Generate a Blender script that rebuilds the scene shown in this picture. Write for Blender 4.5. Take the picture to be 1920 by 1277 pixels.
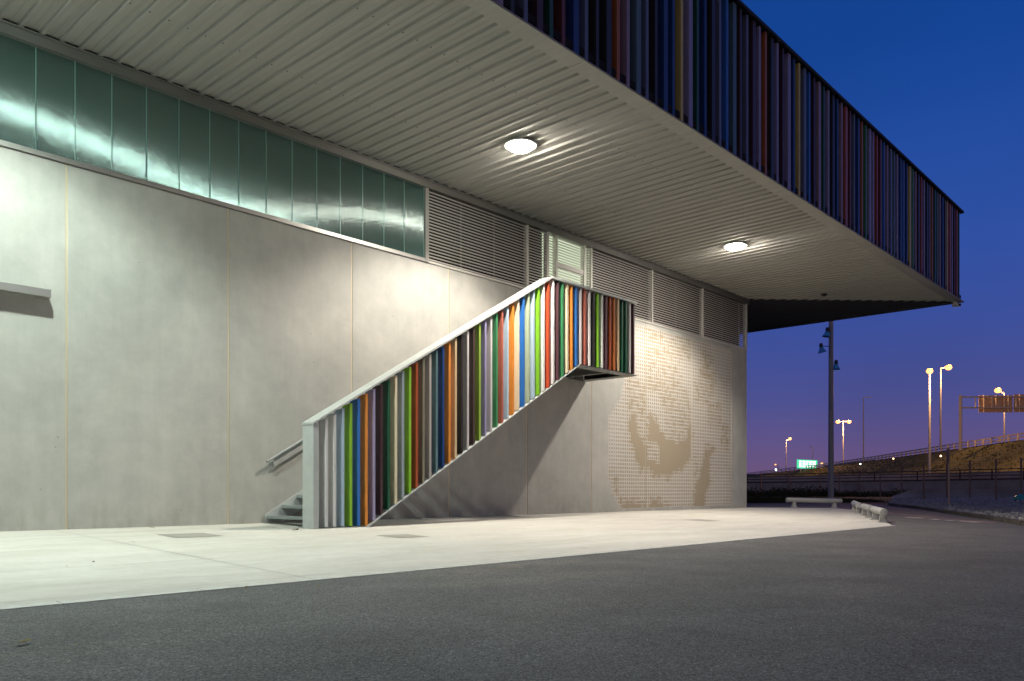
import bpy, bmesh, math, random
from mathutils import Vector, Matrix
R = math.radians
rnd = random.Random(7)
for o in list(bpy.data.objects): bpy.data.objects.remove(o)
scene = bpy.context.scene
C = scene.collection

# ------------------------------------------------------------------ camera
FPX, HZ, CAMH = 1528.0, 921.0, 0.54
YAW = math.atan2(1528.0, 1403.0) * -1
ANG = math.atan2(1403.0, 1528.0)
cam_d = bpy.data.cameras.new("camera")
cam_d.lens = FPX / 1920 * 36; cam_d.sensor_width = 36; cam_d.sensor_fit = 'HORIZONTAL'
cam_d.shift_y = (HZ - 638.5) / 1920
cam_d.clip_start = 0.05; cam_d.clip_end = 6000
cam = bpy.data.objects.new("camera", cam_d); C.objects.link(cam)
cam.location = (0, 0, CAMH)
cam.rotation_euler = (R(90), 0, -(math.pi / 2 - ANG))
scene.camera = cam

# ------------------------------------------------------------------ dusk sky
world = bpy.data.worlds.new("World"); scene.world = world
world.use_nodes = True
wn = world.node_tree; wn.nodes.clear()
tc = wn.nodes.new('ShaderNodeTexCoord'); sp = wn.nodes.new('ShaderNodeSeparateXYZ')
wn.links.new(tc.outputs['Generated'], sp.inputs[0])
rmp = wn.nodes.new('ShaderNodeValToRGB'); rmp.color_ramp.interpolation = 'B_SPLINE'
SKY = [(0.00, (0.160, 0.088, 0.170)), (0.04, (0.135, 0.090, 0.225)), (0.10, (0.075, 0.085, 0.285)),
       (0.19, (0.040, 0.078, 0.330)), (0.30, (0.022, 0.072, 0.330)), (0.46, (0.004, 0.055, 0.285)), (1.0, (0.004, 0.035, 0.20))]
el = rmp.color_ramp.elements
el[0].position = SKY[0][0]; el[0].color = (*SKY[0][1], 1)
el[1].position = SKY[-1][0]; el[1].color = (*SKY[-1][1], 1)
for p_, c_ in SKY[1:-1]:
    e = el.new(p_); e.color = (*c_, 1)
wn.links.new(sp.outputs['Z'], rmp.inputs[0])
nz = wn.nodes.new('ShaderNodeTexNoise'); nz.inputs['Scale'].default_value = 2.2; nz.inputs['Detail'].default_value = 3
wn.links.new(tc.outputs['Generated'], nz.inputs['Vector'])
mr = wn.nodes.new('ShaderNodeMapRange'); mr.inputs['From Min'].default_value = .3; mr.inputs['From Max'].default_value = .7
mr.inputs['To Min'].default_value = .88; mr.inputs['To Max'].default_value = 1.12
wn.links.new(nz.outputs['Fac'], mr.inputs['Value'])
rm2 = wn.nodes.new('ShaderNodeValToRGB')
e2 = rm2.color_ramp.elements
e2[0].position = 0; e2[0].color = (.34, .22, .17, 1); e2[1].position = 1; e2[1].color = (.012, .04, .17, 1)
e = e2.new(.30); e.color = (.12, .11, .17, 1)
wn.links.new(sp.outputs['Z'], rm2.inputs[0])
dt = wn.nodes.new('ShaderNodeVectorMath'); dt.operation = 'DOT_PRODUCT'; dt.inputs[1].default_value = (.82, .57, 0)
wn.links.new(tc.outputs['Generated'], dt.inputs[0])
mb_ = wn.nodes.new('ShaderNodeMapRange'); mb_.interpolation_type = 'SMOOTHSTEP'
mb_.inputs['From Min'].default_value = -.1; mb_.inputs['From Max'].default_value = .55
wn.links.new(dt.outputs['Value'], mb_.inputs['Value'])
mx = wn.nodes.new('ShaderNodeMix'); mx.data_type = 'RGBA'
wn.links.new(mb_.outputs[0], mx.inputs[0]); wn.links.new(rm2.outputs[0], mx.inputs[6]); wn.links.new(rmp.outputs[0], mx.inputs[7])
vm = wn.nodes.new('ShaderNodeVectorMath'); vm.operation = 'SCALE'
wn.links.new(mx.outputs[2], vm.inputs[0]); wn.links.new(mr.outputs[0], vm.inputs['Scale'])
bg = wn.nodes.new('ShaderNodeBackground'); bg.inputs['Strength'].default_value = 1.0
wn.links.new(vm.outputs[0], bg.inputs['Color'])
wo = wn.nodes.new('ShaderNodeOutputWorld'); wn.links.new(bg.outputs[0], wo.inputs['Surface'])

scene.view_settings.view_transform = 'Standard'; scene.view_settings.look = 'None'
scene.view_settings.exposure = 0.0; scene.view_settings.gamma = 1.0
scene.render.engine = 'CYCLES'
scene.cycles.max_bounces = 6; scene.cycles.diffuse_bounces = 4
scene.cycles.sample_clamp_indirect = 4.0

LAMPW = 1620.0       # soffit downlights
SODW = 6000.0       # highway sodium lamps

# ------------------------------------------------------------------ helpers
def gz(y): return -.035 * (12.3 - min(max(y, 5.9), 12.3))       # the forecourt falls gently away from the wall
_c, _s = math.cos(ANG), math.sin(ANG)
def far(u, v, Z):
    """a point seen at photo pixel u,v that stands Z metres away"""
    X = (u - 960) / FPX * Z
    return Vector((X * _s + Z * _c, -X * _c + Z * _s, CAMH + (HZ - v) / FPX * Z))
class MB:
    def __init__(s): s.v = []; s.f = []; s.mi = []; s.cur = 0
    def face(s, pts):
        n = len(s.v); s.v += [tuple(p) for p in pts]; s.f.append(tuple(range(n, n + len(pts)))); s.mi.append(s.cur)
    def hexa(s, p):     # 8 points: bottom 4 (ccw from above), top 4
        n = len(s.v); s.v += [tuple(q) for q in p]
        for f in ((3, 2, 1, 0), (4, 5, 6, 7), (0, 1, 5, 4), (1, 2, 6, 5), (2, 3, 7, 6), (3, 0, 4, 7)):
            s.f.append(tuple(n + i for i in f)); s.mi.append(s.cur)
    def box(s, x0, x1, y0, y1, z0, z1):
        s.hexa([(x0, y0, z0), (x1, y0, z0), (x1, y1, z0), (x0, y1, z0), (x0, y0, z1), (x1, y0, z1), (x1, y1, z1), (x0, y1, z1)])
    def slantbox(s, xa, xb, y0, y1, za0, za1, zb0, zb1):   # box whose z range changes from x=xa to x=xb
        s.hexa([(xa, y0, za0), (xb, y0, zb0), (xb, y1, zb0), (xa, y1, za0), (xa, y0, za1), (xb, y0, zb1), (xb, y1, zb1), (xa, y1, za1)])
    def tube(s, a, b, r0, r1=None, n=12, cap=True):
        r1 = r0 if r1 is None else r1
        a = Vector(a); b = Vector(b); d = (b - a).normalized()
        t = Vector((0, 0, 1)) if abs(d.z) < .9 else Vector((1, 0, 0))
        e1 = d.cross(t).normalized(); e2 = d.cross(e1)
        n0 = len(s.v)
        for k in range(n):
            w = 2 * math.pi * k / n; q = e1 * math.cos(w) + e2 * math.sin(w)
            s.v.append(tuple(a + q * r0)); s.v.append(tuple(b + q * r1))
        for k in range(n):
            i = n0 + 2 * k; j = n0 + 2 * ((k + 1) % n)
            s.f.append((i, i + 1, j + 1, j)); s.mi.append(s.cur)
        if cap:
            s.f.append(tuple(n0 + 2 * k for k in range(n))); s.mi.append(s.cur)
            s.f.append(tuple(n0 + 2 * k + 1 for k in reversed(range(n)))); s.mi.append(s.cur)
    def bar(s, a, b, w, h, up=(0, 0, 1)):     # square bar from a to b
        a = Vector(a); b = Vector(b); d = (b - a).normalized(); up = Vector(up)
        e1 = d.cross(up).normalized() * (w / 2); e2 = e1.cross(d).normalized() * (h / 2)
        s.hexa([a - e1 - e2, b - e1 - e2, b + e1 - e2, a + e1 - e2, a - e1 + e2, b - e1 + e2, b + e1 + e2, a + e1 + e2])
    def lathe(s, cen, prof, n=20, M=None):
        n0 = len(s.v); cen = Vector(cen)
        for r, z in prof:
            for k in range(n):
                w = 2 * math.pi * k / n; p = Vector((r * math.cos(w), r * math.sin(w), z))
                if M: p = M @ p
                s.v.append(tuple(cen + p))
        for i in range(len(prof) - 1):
            for k in range(n):
                a = n0 + i * n + k; b = n0 + i * n + (k + 1) % n
                s.f.append((a, b, b + n, a + n)); s.mi.append(s.cur)
def tag(o, label=None, cat=None, group=None, kind=None):
    if label: o['label'] = label
    if cat: o['category'] = cat
    if group: o['group'] = group
    if kind: o['kind'] = kind
    return o
def build(name, mb, mats, parent=None, smooth=False, fix=True, bevel=0):
    me = bpy.data.meshes.new(name)
    off = Vector((0, 0, 0))
    if parent is not None:
        off = parent.location.copy()
        if parent.parent is not None: off += parent.parent.location
    me.from_pydata([tuple(Vector(v) - off) for v in mb.v], [], mb.f)
    if not isinstance(mats, (list, tuple)): mats = [mats]
    for m in mats: me.materials.append(m)
    me.polygons.foreach_set('material_index', mb.mi)
    if fix:
        bm = bmesh.new(); bm.from_mesh(me); bmesh.ops.recalc_face_normals(bm, faces=bm.faces); bm.to_mesh(me); bm.free()
    if smooth:
        me.shade_smooth(); 
        me.set_sharp_from_angle(angle=R(35))
    o = bpy.data.objects.new(name, me); C.objects.link(o)
    if parent is not None: o.parent = parent
    if bevel:
        b = o.modifiers.new('bevel', 'BEVEL'); b.width = bevel; b.segments = 2; b.limit_method = 'ANGLE'
    return o
def empty(name, loc, label, cat, group=None):
    o = bpy.data.objects.new(name, None); C.objects.link(o); o.location = loc; o.empty_display_size = .2
    return tag(o, label, cat, group)
def copy_tree(o, parent=None):
    c = o.copy(); C.objects.link(c)
    if parent is not None: c.parent = parent
    for ch in list(o.children): copy_tree(ch, c)
    return c

# ------------------------------------------------------------------ materials
def mat(name, col, rough=.5, metal=0., spec=.5):
    m = bpy.data.materials.new(name); m.use_nodes = True
    b = m.node_tree.nodes['Principled BSDF']
    b.inputs['Base Color'].default_value = (*col, 1); b.inputs['Roughness'].default_value = rough
    b.inputs['Metallic'].default_value = metal; b.inputs['Specular IOR Level'].default_value = spec
    return m
def N(m, t, **kw):
    n = m.node_tree.nodes.new(t)
    for k, v in kw.items():
        if k in n.inputs: n.inputs[k].default_value = v
        else: setattr(n, k, v)
    return n
def L(m, a, b): m.node_tree.links.new(a, b)
def pos(m, scale=(1, 1, 1)):
    g = N(m, 'ShaderNodeNewGeometry'); mp = N(m, 'ShaderNodeMapping'); mp.inputs['Scale'].default_value = scale
    L(m, g.outputs['Position'], mp.inputs['Vector']); return mp.outputs[0]
def noise(m, vec, scale, detail=4, rough=.55, dist=0.):
    n = N(m, 'ShaderNodeTexNoise', Scale=scale, Detail=detail, Roughness=rough, Distortion=dist); L(m, vec, n.inputs['Vector']); return n.outputs['Fac']
def rng(m, fac, a, b, lo, hi):
    n = N(m, 'ShaderNodeMapRange'); n.inputs['From Min'].default_value = a; n.inputs['From Max'].default_value = b
    n.inputs['To Min'].default_value = lo; n.inputs['To Max'].default_value = hi; L(m, fac, n.inputs['Value']); return n.outputs[0]
def mul(m, a, b):
    n = N(m, 'ShaderNodeMath', operation='MULTIPLY')
    L(m, a, n.inputs[0])
    if isinstance(b, (int, float)): n.inputs[1].default_value = b
    else: L(m, b, n.inputs[1])
    return n.outputs[0]
def scalecol(m, col, fac):
    n = N(m, 'ShaderNodeVectorMath', operation='SCALE')
    if isinstance(col, tuple): n.inputs[0].default_value = col
    else: L(m, col, n.inputs[0])
    L(m, fac, n.inputs['Scale']); return n.outputs[0]
def mixc(m, fac, a, b):
    n = N(m, 'ShaderNodeMix', data_type='RGBA')
    for i, q in ((6, a), (7, b)):
        if isinstance(q, tuple): n.inputs[i].default_value = (*q, 1)
        else: L(m, q, n.inputs[i])
    if isinstance(fac, (int, float)): n.inputs[0].default_value = fac
    else: L(m, fac, n.inputs[0])
    return n.outputs[2]
def setc(m, s): L(m, s, m.node_tree.nodes['Principled BSDF'].inputs['Base Color'])
def setr(m, s): L(m, s, m.node_tree.nodes['Principled BSDF'].inputs['Roughness'])
def bump(m, h, strength=.3, dist=.01):
    b = N(m, 'ShaderNodeBump', Strength=strength, Distance=dist); L(m, h, b.inputs['Height'])
    L(m, b.outputs[0], m.node_tree.nodes['Principled BSDF'].inputs['Normal'])
def emis(name, col, strength):
    m = bpy.data.materials.new(name); m.use_nodes = True; b = m.node_tree.nodes['Principled BSDF']
    b.inputs['Base Color'].default_value = (col[0] * .04, col[1] * .04, col[2] * .04, 1)
    b.inputs['Emission Color'].default_value = (*col, 1); b.inputs['Emission Strength'].default_value = strength
    return m

def concrete(name, base):
    m = mat(name, base, .7, spec=.35)
    oi = N(m, 'ShaderNodeObjectInfo')
    pv = pos(m)
    n1 = noise(m, pv, .55, 5, .6, .6); n2 = noise(m, pv, 3.2, 6, .65); n3 = noise(m, pos(m, (2.2, 1, .22)), 1.6, 6, .7); n4 = noise(m, pv, 70, 3)
    f = mul(m, rng(m, n1, .3, .7, .88, 1.09), rng(m, n2, .3, .7, .90, 1.07))
    f = mul(m, f, rng(m, n3, .3, .7, .94, 1.05)); f = mul(m, f, rng(m, n4, .3, .7, .97, 1.03))
    f = mul(m, f, rng(m, oi.outputs['Random'], 0, 1, .93, 1.04))
    vz = N(m, 'ShaderNodeTexVoronoi', Scale=2.6); L(m, pv, vz.inputs['Vector'])    # small bug holes and rust dots
    dots = rng(m, vz.outputs['Distance'], .022, .035, .55, 1.)
    f = mul(m, f, dots)
    g = N(m, 'ShaderNodeNewGeometry'); sx = N(m, 'ShaderNodeSeparateXYZ'); L(m, g.outputs['Position'], sx.inputs[0])
    stain = mul(m, rng(m, sx.outputs['Z'], .0, .5, 1, 0), rng(m, noise(m, pos(m, (3, 1, 1)), 2.5, 4), .45, .7, 0, .45))
    c = mixc(m, n1, tuple(k * q for k, q in zip(base, (.97, 1.0, .99))), tuple(k * q for k, q in zip(base, (1.03, 1.0, .95))))
    c = mixc(m, stain, c, (base[0] * .62, base[1] * .58, base[2] * .48))
    setc(m, scalecol(m, c, f)); setr(m, rng(m, n2, .3, .7, .55, .8)); bump(m, n2, .12, .006)
    return m
M = {}
M['concrete'] = concrete('fair_faced_concrete', (.435, .43, .408))
M['sealant'] = mat('joint_sealant', (.56, .47, .32), .6)
m = M['mural'] = mat('sandblasted_concrete', (.36, .31, .24), .9)
setc(m, scalecol(m, (.34, .285, .205), rng(m, noise(m, pos(m), 60, 4, .7), .3, .7, .8, 1.2)))
# slab
m = M['slab'] = mat('power_floated_slab', (.6, .58, .52), .55, spec=.4)
a1 = noise(m, pos(m, (.35, 1.3, 1)), 1.3, 6, .65, .5); a2 = noise(m, pos(m), 7, 6, .7); a3 = noise(m, pos(m, (.6, 2, 1)), 4, 5, .7, 1.)
c = mixc(m, rng(m, a1, .35, .7, 0, 1), (.575, .555, .50), (.47, .45, .395))
c = mixc(m, rng(m, a3, .6, .78, 0, .45), c, (.40, .375, .31))
spk = N(m, 'ShaderNodeTexVoronoi', Scale=3.1); L(m, pos(m), spk.inputs['Vector'])
c = mixc(m, rng(m, spk.outputs['Distance'], .03, .06, .6, 0), c, (.30, .27, .2))
setc(m, scalecol(m, c, rng(m, a2, .3, .7, .93, 1.06))); setr(m, rng(m, a1, .3, .7, .62, .85)); bump(m, a2, .08, .004)
m = M['kerbstrip'] = mat('kerb_concrete', (.5, .49, .44), .7)
setc(m, scalecol(m, (.52, .51, .46), rng(m, noise(m, pos(m), 9, 5), .3, .7, .85, 1.1)))
# asphalt
m = M['asphalt'] = mat('asphalt', (.08, .08, .08), .85, spec=.35)
pv = pos(m)
v1 = N(m, 'ShaderNodeTexVoronoi', Scale=125.); L(m, pv, v1.inputs['Vector'])
n1 = noise(m, pv, 210, 2); n2 = noise(m, pv, 1.1, 6, .62, .4); n3 = noise(m, pv, 14, 5, .7)
sv = N(m, 'ShaderNodeSeparateXYZ'); L(m, v1.outputs['Color'], sv.inputs[0])
f = mul(m, rng(m, sv.outputs['X'], 0, 1, .4, 1.85), rng(m, n1, .3, .7, .75, 1.25))
f = mul(m, f, rng(m, n2, .3, .7, .8, 1.2)); f = mul(m, f, rng(m, n3, .3, .7, .88, 1.12))
c = mixc(m, rng(m, sv.outputs['Y'], .93, .97, 0, .5), (.088, .088, .086), (.24, .235, .22))
dust = rng(m, noise(m, pos(m, (.5, 1.2, 1)), .55, 5, .7, .5), .55, .75, 0, .35)
gp_ = N(m, 'ShaderNodeVectorMath', operation='DISTANCE'); L(m, pos(m, (.45, 1.6, 1)), gp_.inputs[0]); gp_.inputs[1].default_value = (5.9 * .45, 5.55 * 1.6, 0)
sand = mul(m, rng(m, gp_.outputs['Value'], .15, .8, 1, 0), rng(m, noise(m, pos(m), 3.5, 6, .75), .42, .6, 0, .75))
mxx = N(m, 'ShaderNodeMath', operation='MAXIMUM'); L(m, dust, mxx.inputs[0]); L(m, sand, mxx.inputs[1]); dust = mxx.outputs[0]
c = mixc(m, dust, c, (.17, .145, .11))
setc(m, scalecol(m, c, f)); bump(m, v1.outputs['Distance'], .55, .006)
def ground_mat(name, c1, c2, sc, bs=.4):
    m = mat(name, c1, .95, spec=.2); n = noise(m, pos(m), sc, 6, .7); n2 = noise(m, pos(m), sc / 7, 4)
    setc(m, scalecol(m, mixc(m, rng(m, n, .35, .65, 0, 1), c1, c2), rng(m, n2, .3, .7, .7, 1.25))); bump(m, n, bs, .03); return m
M['dirt'] = ground_mat('bare_earth', (.055, .048, .04), (.10, .09, .075), 3)
M['embank'] = ground_mat('dry_grass_slope', (.045, .068, .022), (.135, .12, .05), 1.2, .5)
M['grass'] = ground_mat('dark_grass', (.022, .030, .012), (.05, .058, .022), 4)
M['gravelbed'] = ground_mat('gravel_bed', (.14, .135, .13), (.24, .23, .22), 9)
M['stone'] = ground_mat('crushed_stone', (.20, .195, .185), (.36, .35, .33), 5)
M['farconc'] = ground_mat('weathered_concrete', (.24, .24, .24), (.34, .335, .33), .8, .1)
# polycarbonate
m = M['poly'] = mat('ribbed_polycarbonate', (.022, .070, .064), .30, spec=1.0)
b = m.node_tree.nodes['Principled BSDF']
b.inputs['Anisotropic'].default_value = .0
b.inputs['Coat Weight'].default_value = .0
g = N(m, 'ShaderNodeNewGeometry'); sx = N(m, 'ShaderNodeSeparateXYZ'); L(m, g.outputs['Position'], sx.inputs[0])
wv = N(m, 'ShaderNodeMath', operation='SINE'); L(m, mul(m, sx.outputs['X'], 2 * math.pi / .0125), wv.inputs[0])
f = mul(m, rng(m, wv.outputs[0], -1, 1, .82, 1.12), rng(m, noise(m, pos(m, (30, 1, .3)), 1.2, 3), .3, .7, .85, 1.15))
setc(m, scalecol(m, (.016, .066, .058), f))
M['seam'] = mat('polycarbonate_seam', (.20, .33, .30), .3)
# fine vertical flutes: the surface normal swings from side to side across each 6 mm rib
m = M['poly']
g = N(m, 'ShaderNodeNewGeometry'); sx = N(m, 'ShaderNodeSeparateXYZ'); L(m, g.outputs['Position'], sx.inputs[0])
ph = N(m, 'ShaderNodeMath', operation='SINE'); L(m, mul(m, sx.outputs['X'], 2 * math.pi / .006), ph.inputs[0])
sc_ = N(m, 'ShaderNodeMath', operation='MULTIPLY'); L(m, ph.outputs[0], sc_.inputs[0]); sc_.inputs[1].default_value = 1.15
cb = N(m, 'ShaderNodeCombineXYZ'); cb.inputs[1].default_value = -1.0; L(m, sc_.outputs[0], cb.inputs[0])
L(m, mul(m, rng(m, noise(m, pos(m, (9, 1, 5)), 1.0, 3), .3, .7, -.003, .003), 1.0), cb.inputs[2])
nm = N(m, 'ShaderNodeVectorMath', operation='NORMALIZE'); L(m, cb.outputs[0], nm.inputs[0])
b = m.node_tree.nodes['Principled BSDF']
L(m, nm.outputs[0], b.inputs['Normal']); b.inputs['Roughness'].default_value = .16; b.inputs['IOR'].default_value = 2.4; b.inputs['Specular Tint'].default_value = (.82, 1, .97, 1)

M['alu'] = mat('mill_aluminium', (.50, .49, .46), .38, .75)
M['alu_dark'] = mat('grey_steel', (.20, .195, .18), .45, .5)
m = M['soffit'] = mat('coated_sheet_soffit', (.40, .38, .345), .55, .0)
nn = noise(m, pos(m, (14, .5, 14)), 1.5, 4); setc(m, scalecol(m, (.355, .342, .315), rng(m, nn, .3, .7, .9, 1.08))); setr(m, rng(m, nn, .3, .7, .65, .8))
M['louvre'] = mat('louvre_grey', (.62, .60, .55), .45, .2)
M['dark'] = mat('dark_void', (.012, .012, .012), .9)
M['charcoal'] = mat('charcoal_and_soffit_shade', (.035, .033, .032), .75)
M['facback'] = mat('dark_backing', (.02, .021, .025), .7)
M['galv'] = mat('galvanised_steel', (.46, .48, .48), .42, .6)
m = M['galvpaint'] = mat('pale_painted_steel', (.50, .53, .51), .45, .1)
setc(m, scalecol(m, (.52, .55, .53), rng(m, noise(m, pos(m), 6, 5), .3, .7, .92, 1.05)))
M['tread'] = mat('tread_plate', (.30, .34, .33), .5, .4)
M['glow'] = emis('lit_obscured_glass', (.82, .95, .68), .85)
M['lens_cool'] = emis('lit_lens_cool', (.80, 1., .90), 260)
M['lens_warm'] = emis('lit_lens_warm', (1., .93, .82), 260)
M['sodium'] = emis('lit_sodium_lens', (1., .42, .12), 2.6)
M['white_lamp'] = emis('lit_white_lens', (.8, 1., .95), 12)
M['small_lamp'] = emis('small_warm_lens', (1., .55, .25), 8)
M['cover'] = mat('manhole_frame', (.30, .285, .25), .7)
M['rail_dark'] = mat('dark_railing_paint', (.035, .022, .02), .6)
M['fence'] = mat('fence_post_brown', (.20, .14, .12), .7, .1)
M['barrier'] = mat('highway_barrier_zinc', (.45, .43, .4), .5, .4)
M['mark_white'] = mat('white_road_paint', (.62, .6, .56), .7)
M['mark_red'] = mat('faded_red_paint', (.30, .13, .12), .7)
M['green_sign'] = emis('green_sign_face', (.08, .85, .42), 1.0)
M['sign_text'] = emis('lit_sign_text', (.85, 1., .9), 2.2)
M['sign_back'] = mat('sign_back_aluminium', (.50, .36, .26), .5, .2)
M['mast'] = mat('mast_steel', (.30, .32, .35), .5, .4)
M['bell'] = mat('bell_reflector_blue', (.08, .42, .80), .35, .0)
M['bell_dark'] = mat('ballast_housing', (.04, .045, .05), .5)
M['leaf'] = mat('dry_leaf', (.18, .13, .04), .8)
M['pale_ground'] = mat('cleaned_concrete', (.53, .515, .48), .8)
M['barrier_paint'] = mat('barrier_grey', (.36, .365, .35), .55)
M['teal'] = mat('teal_plastic', (.04, .32, .26), .4)
def paint(name, col):
    m = mat('paint_' + name, col, .42, .0, .5)
    setc(m, scalecol(m, col, rng(m, noise(m, pos(m, (3, 3, 1)), 3, 4), .3, .7, .93, 1.05))); return m
PC = dict(white=(.74, .74, .72), paleblue=(.42, .55, .66), lime=(.22, .52, .03), green=(.24, .48, .03), olivegreen=(.28, .42, .06),
          navy=(.008, .05, .19), blue=(.03, .16, .50), orange=(.72, .26, .04), brownorange=(.42, .13, .025), lavender=(.30, .28, .45),
          maroon=(.055, .022, .028), dkgreen=(.012, .09, .045), midgreen=(.05, .24, .10), tan=(.62, .48, .28), cream=(.80, .70, .48),
          greyblue=(.28, .34, .38), rust=(.34, .07, .02), red=(.55, .085, .03), olive=(.19, .18, .13), grey=(.40, .37, .35), teal=(.09, .17, .19),
          black=(.025, .023, .022), brown=(.07, .04, .035), palegrey=(.58, .55, .54), rose=(.42, .12, .08), sage=(.42, .50, .34), yellow=(.75, .50, .12),
          purple=(.10, .045, .055), wine=(.14, .03, .025), slate=(.13, .16, .24), skyblue=(.08, .2, .55), mauve=(.32, .24, .30))
PM = {k: paint(k, v) for k, v in PC.items()}
FM = {k: paint('facade_' + k, tuple(min(.75, q * 1.2 + .015) for q in v)) for k, v in PC.items()}

# ================================================================== GROUND
def clip(poly, k, lo):
    out = []
    for i in range(len(poly)):
        a = poly[i]; b = poly[(i + 1) % len(poly)]
        ia = (a[1] >= k) if lo else (a[1] <= k); ib = (b[1] >= k) if lo else (b[1] <= k)
        if ia: out.append(a)
        if ia != ib:
            t = (k - a[1]) / (b[1] - a[1]); out.append((a[0] + t * (b[0] - a[0]), k))
    return out
def sheet(mb, poly, dz):
    for lo, hi in ((-1e5, 5.9), (5.9, 12.3), (12.3, 1e5)):
        p = clip(clip(poly, lo, True), hi, False)
        if len(p) >= 3: mb.face([(x, y, gz(y) + dz) for x, y in p])
g = MB(); sheet(g, [(-900, -900), (3500, -900), (3500, 3500), (-900, 3500)], -.012)
tag(build('ground', g, M['dirt']), kind='structure')
KERB = [(34.7, 11.05), (32.09, 9.27), (28.59, 7.31), (25.38, 5.55), (21.19, 3.9), (18.2, 1.2), (17, -5), (17, -30)]
g = MB()
sheet(g, [(-40, -30), (17, -30), (17, 31), (-40, 31)], 0)
sheet(g, [(17, -30), (17, -5), (17, 31)][:1] + [(17, 31), (20, 31), (33.4, 16.7), (37.3, 12.8)] + KERB[:-1], 0)
build_road = build('road', g, M['asphalt'], fix=False); tag(build_road, kind='structure')
SLAB = [(-30, 6.08), (18.9, 6.08), (19.25, 6.1), (27.45, 9.75), (28.5, 10.95), (24.7, 12.36), (-30, 12.36)]
g = MB(); sheet(g, SLAB, .004)
tag(build('concrete_apron', g, M['slab'], fix=False), kind='structure')
g = MB()                                            # flush kerb strip along the apron
g.slantbox(-30, 19.0, 5.93, 6.08, 0, 0, 0, 0)
g = MB()
for k in range(49):
    x = -30 + k * 1.0
    g.hexa([(x + .004, 5.94, -.30), (x + .996, 5.94, -.30), (x + .996, 6.072, -.30), (x + .004, 6.072, -.30),
            (x + .004, 5.94, gz(5.94) + .005), (x + .996, 5.94, gz(5.94) + .005), (x + .996, 6.072, gz(6.072) + .005), (x + .004, 6.072, gz(6.072) + .005)])
tag(build('kerb', g, M['kerbstrip']), kind='structure')
g = MB()                                            # saw cuts in the apron
for x in (-3.9, 4.0, 11.9, 19.8):
    sheet(g, [(x - .005, 6.1), (x + .005, 6.1), (x + .005, 12.3), (x - .005, 12.3)], .0065)
sheet(g, [(-30, 6.20), (19.2, 6.20), (19.2, 6.208), (-30, 6.208)], .0065)
tag(build('apron_joints', g, M['alu_dark'], fix=False), kind='structure')
# gravel, kerb, grass
g = MB()
for a, b in zip(KERB[:-2], KERB[1:-1]):
    a3 = Vector((a[0], a[1], gz(a[1]))); b3 = Vector((b[0], b[1], gz(b[1])))
    g.bar(a3 + Vector((0, 0, .03)), b3 + Vector((0, 0, .03)), .14, .14)
tag(build('gravel_kerb', g, M['dirt']), kind='structure')
GR = [(34.9, 11.3), (32.3, 9.2), (28.8, 7.2), (25.6, 5.4), (21.4, 3.75), (24, -4), (60, 2), (64, 14.5), (50, 14.2), (42, 13.2)]
g = MB(); sheet(g, GR, .02); tag(build('gravel_bed', g, M['gravelbed'], fix=False), kind='structure')
def inpoly(x, y, P):
    r = False; n = len(P)
    for i in range(n):
        x1, y1 = P[i]; x2, y2 = P[(i + 1) % n]
        if (y1 > y) != (y2 > y) and x < (x2 - x1) * (y - y1) / (y2 - y1) + x1: r = not r
    return r
g = MB(); cnt = 0
while cnt < 9000:
    x = rnd.uniform(21, 63); y = rnd.uniform(-2, 15)
    if x > 45 and rnd.random() < .55: continue
    if not inpoly(x, y, GR): continue
    cnt += 1
    r = rnd.uniform(.03, .085) * (1.25 if x > 40 else 1); z = gz(y) + .02 + r * rnd.uniform(.1, .7)
    if rnd.random() < .3: z += .07
    q = [Vector((x + sx_ * r * rnd.uniform(.7, 1.2), y + sy_ * r * rnd.uniform(.7, 1.2), z + sz_ * r * rnd.uniform(.5, .9)))
         for sx_, sy_, sz_ in ((1, 0, 0), (0, 1, 0), (-1, 0, 0), (0, -1, 0), (0, 0, 1))]
    n = len(g.v); g.v += [tuple(p) for p in q]
    g.f += [(n, n + 1, n + 4), (n + 1, n + 2, n + 4), (n + 2, n + 3, n + 4), (n + 3, n, n + 4)]; g.mi += [0] * 4
tag(build('gravel', g, M['stone'], fix=False), 'heap of pale crushed stone beyond the dark kerb', 'gravel', kind='stuff')
VG = [(20, 31), (33.4, 16.9), (37.3, 13.0), (42, 13.4), (60, 15.5), (80, 30), (85, 60), (40, 90), (10, 70)]
g = MB(); sheet(g, VG, .012); tag(build('verge', g, M['grass'], fix=False), kind='structure')
g = MB()
for _ in range(16000):
    t = rnd.random()
    ax, ay = (33.4 + t * 8.2, 16.9 - t * 3.8) if rnd.random() < .55 else (24 + t * 14, 27 - t * 13.5)
    d = rnd.random() ** 1.4 * 22
    x = ax + d * .83; y = ay + d * .55 + rnd.uniform(0, 1)
    if not inpoly(x, y, VG): continue
    h_ = rnd.uniform(.05, .19); a = rnd.uniform(0, 6.3); w = .035
    dx, dy = math.cos(a) * w, math.sin(a) * w
    lx, ly = rnd.uniform(-.07, .07), rnd.uniform(-.07, .07)
    g.face([(x - dx, y - dy, gz(y) + .01), (x + dx, y + dy, gz(y) + .01), (x + lx, y + ly, gz(y) + h_)])
tag(build('grass', g, M['grass'], fix=False), 'dark strip of rough grass behind the road', 'grass', kind='stuff')
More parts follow.
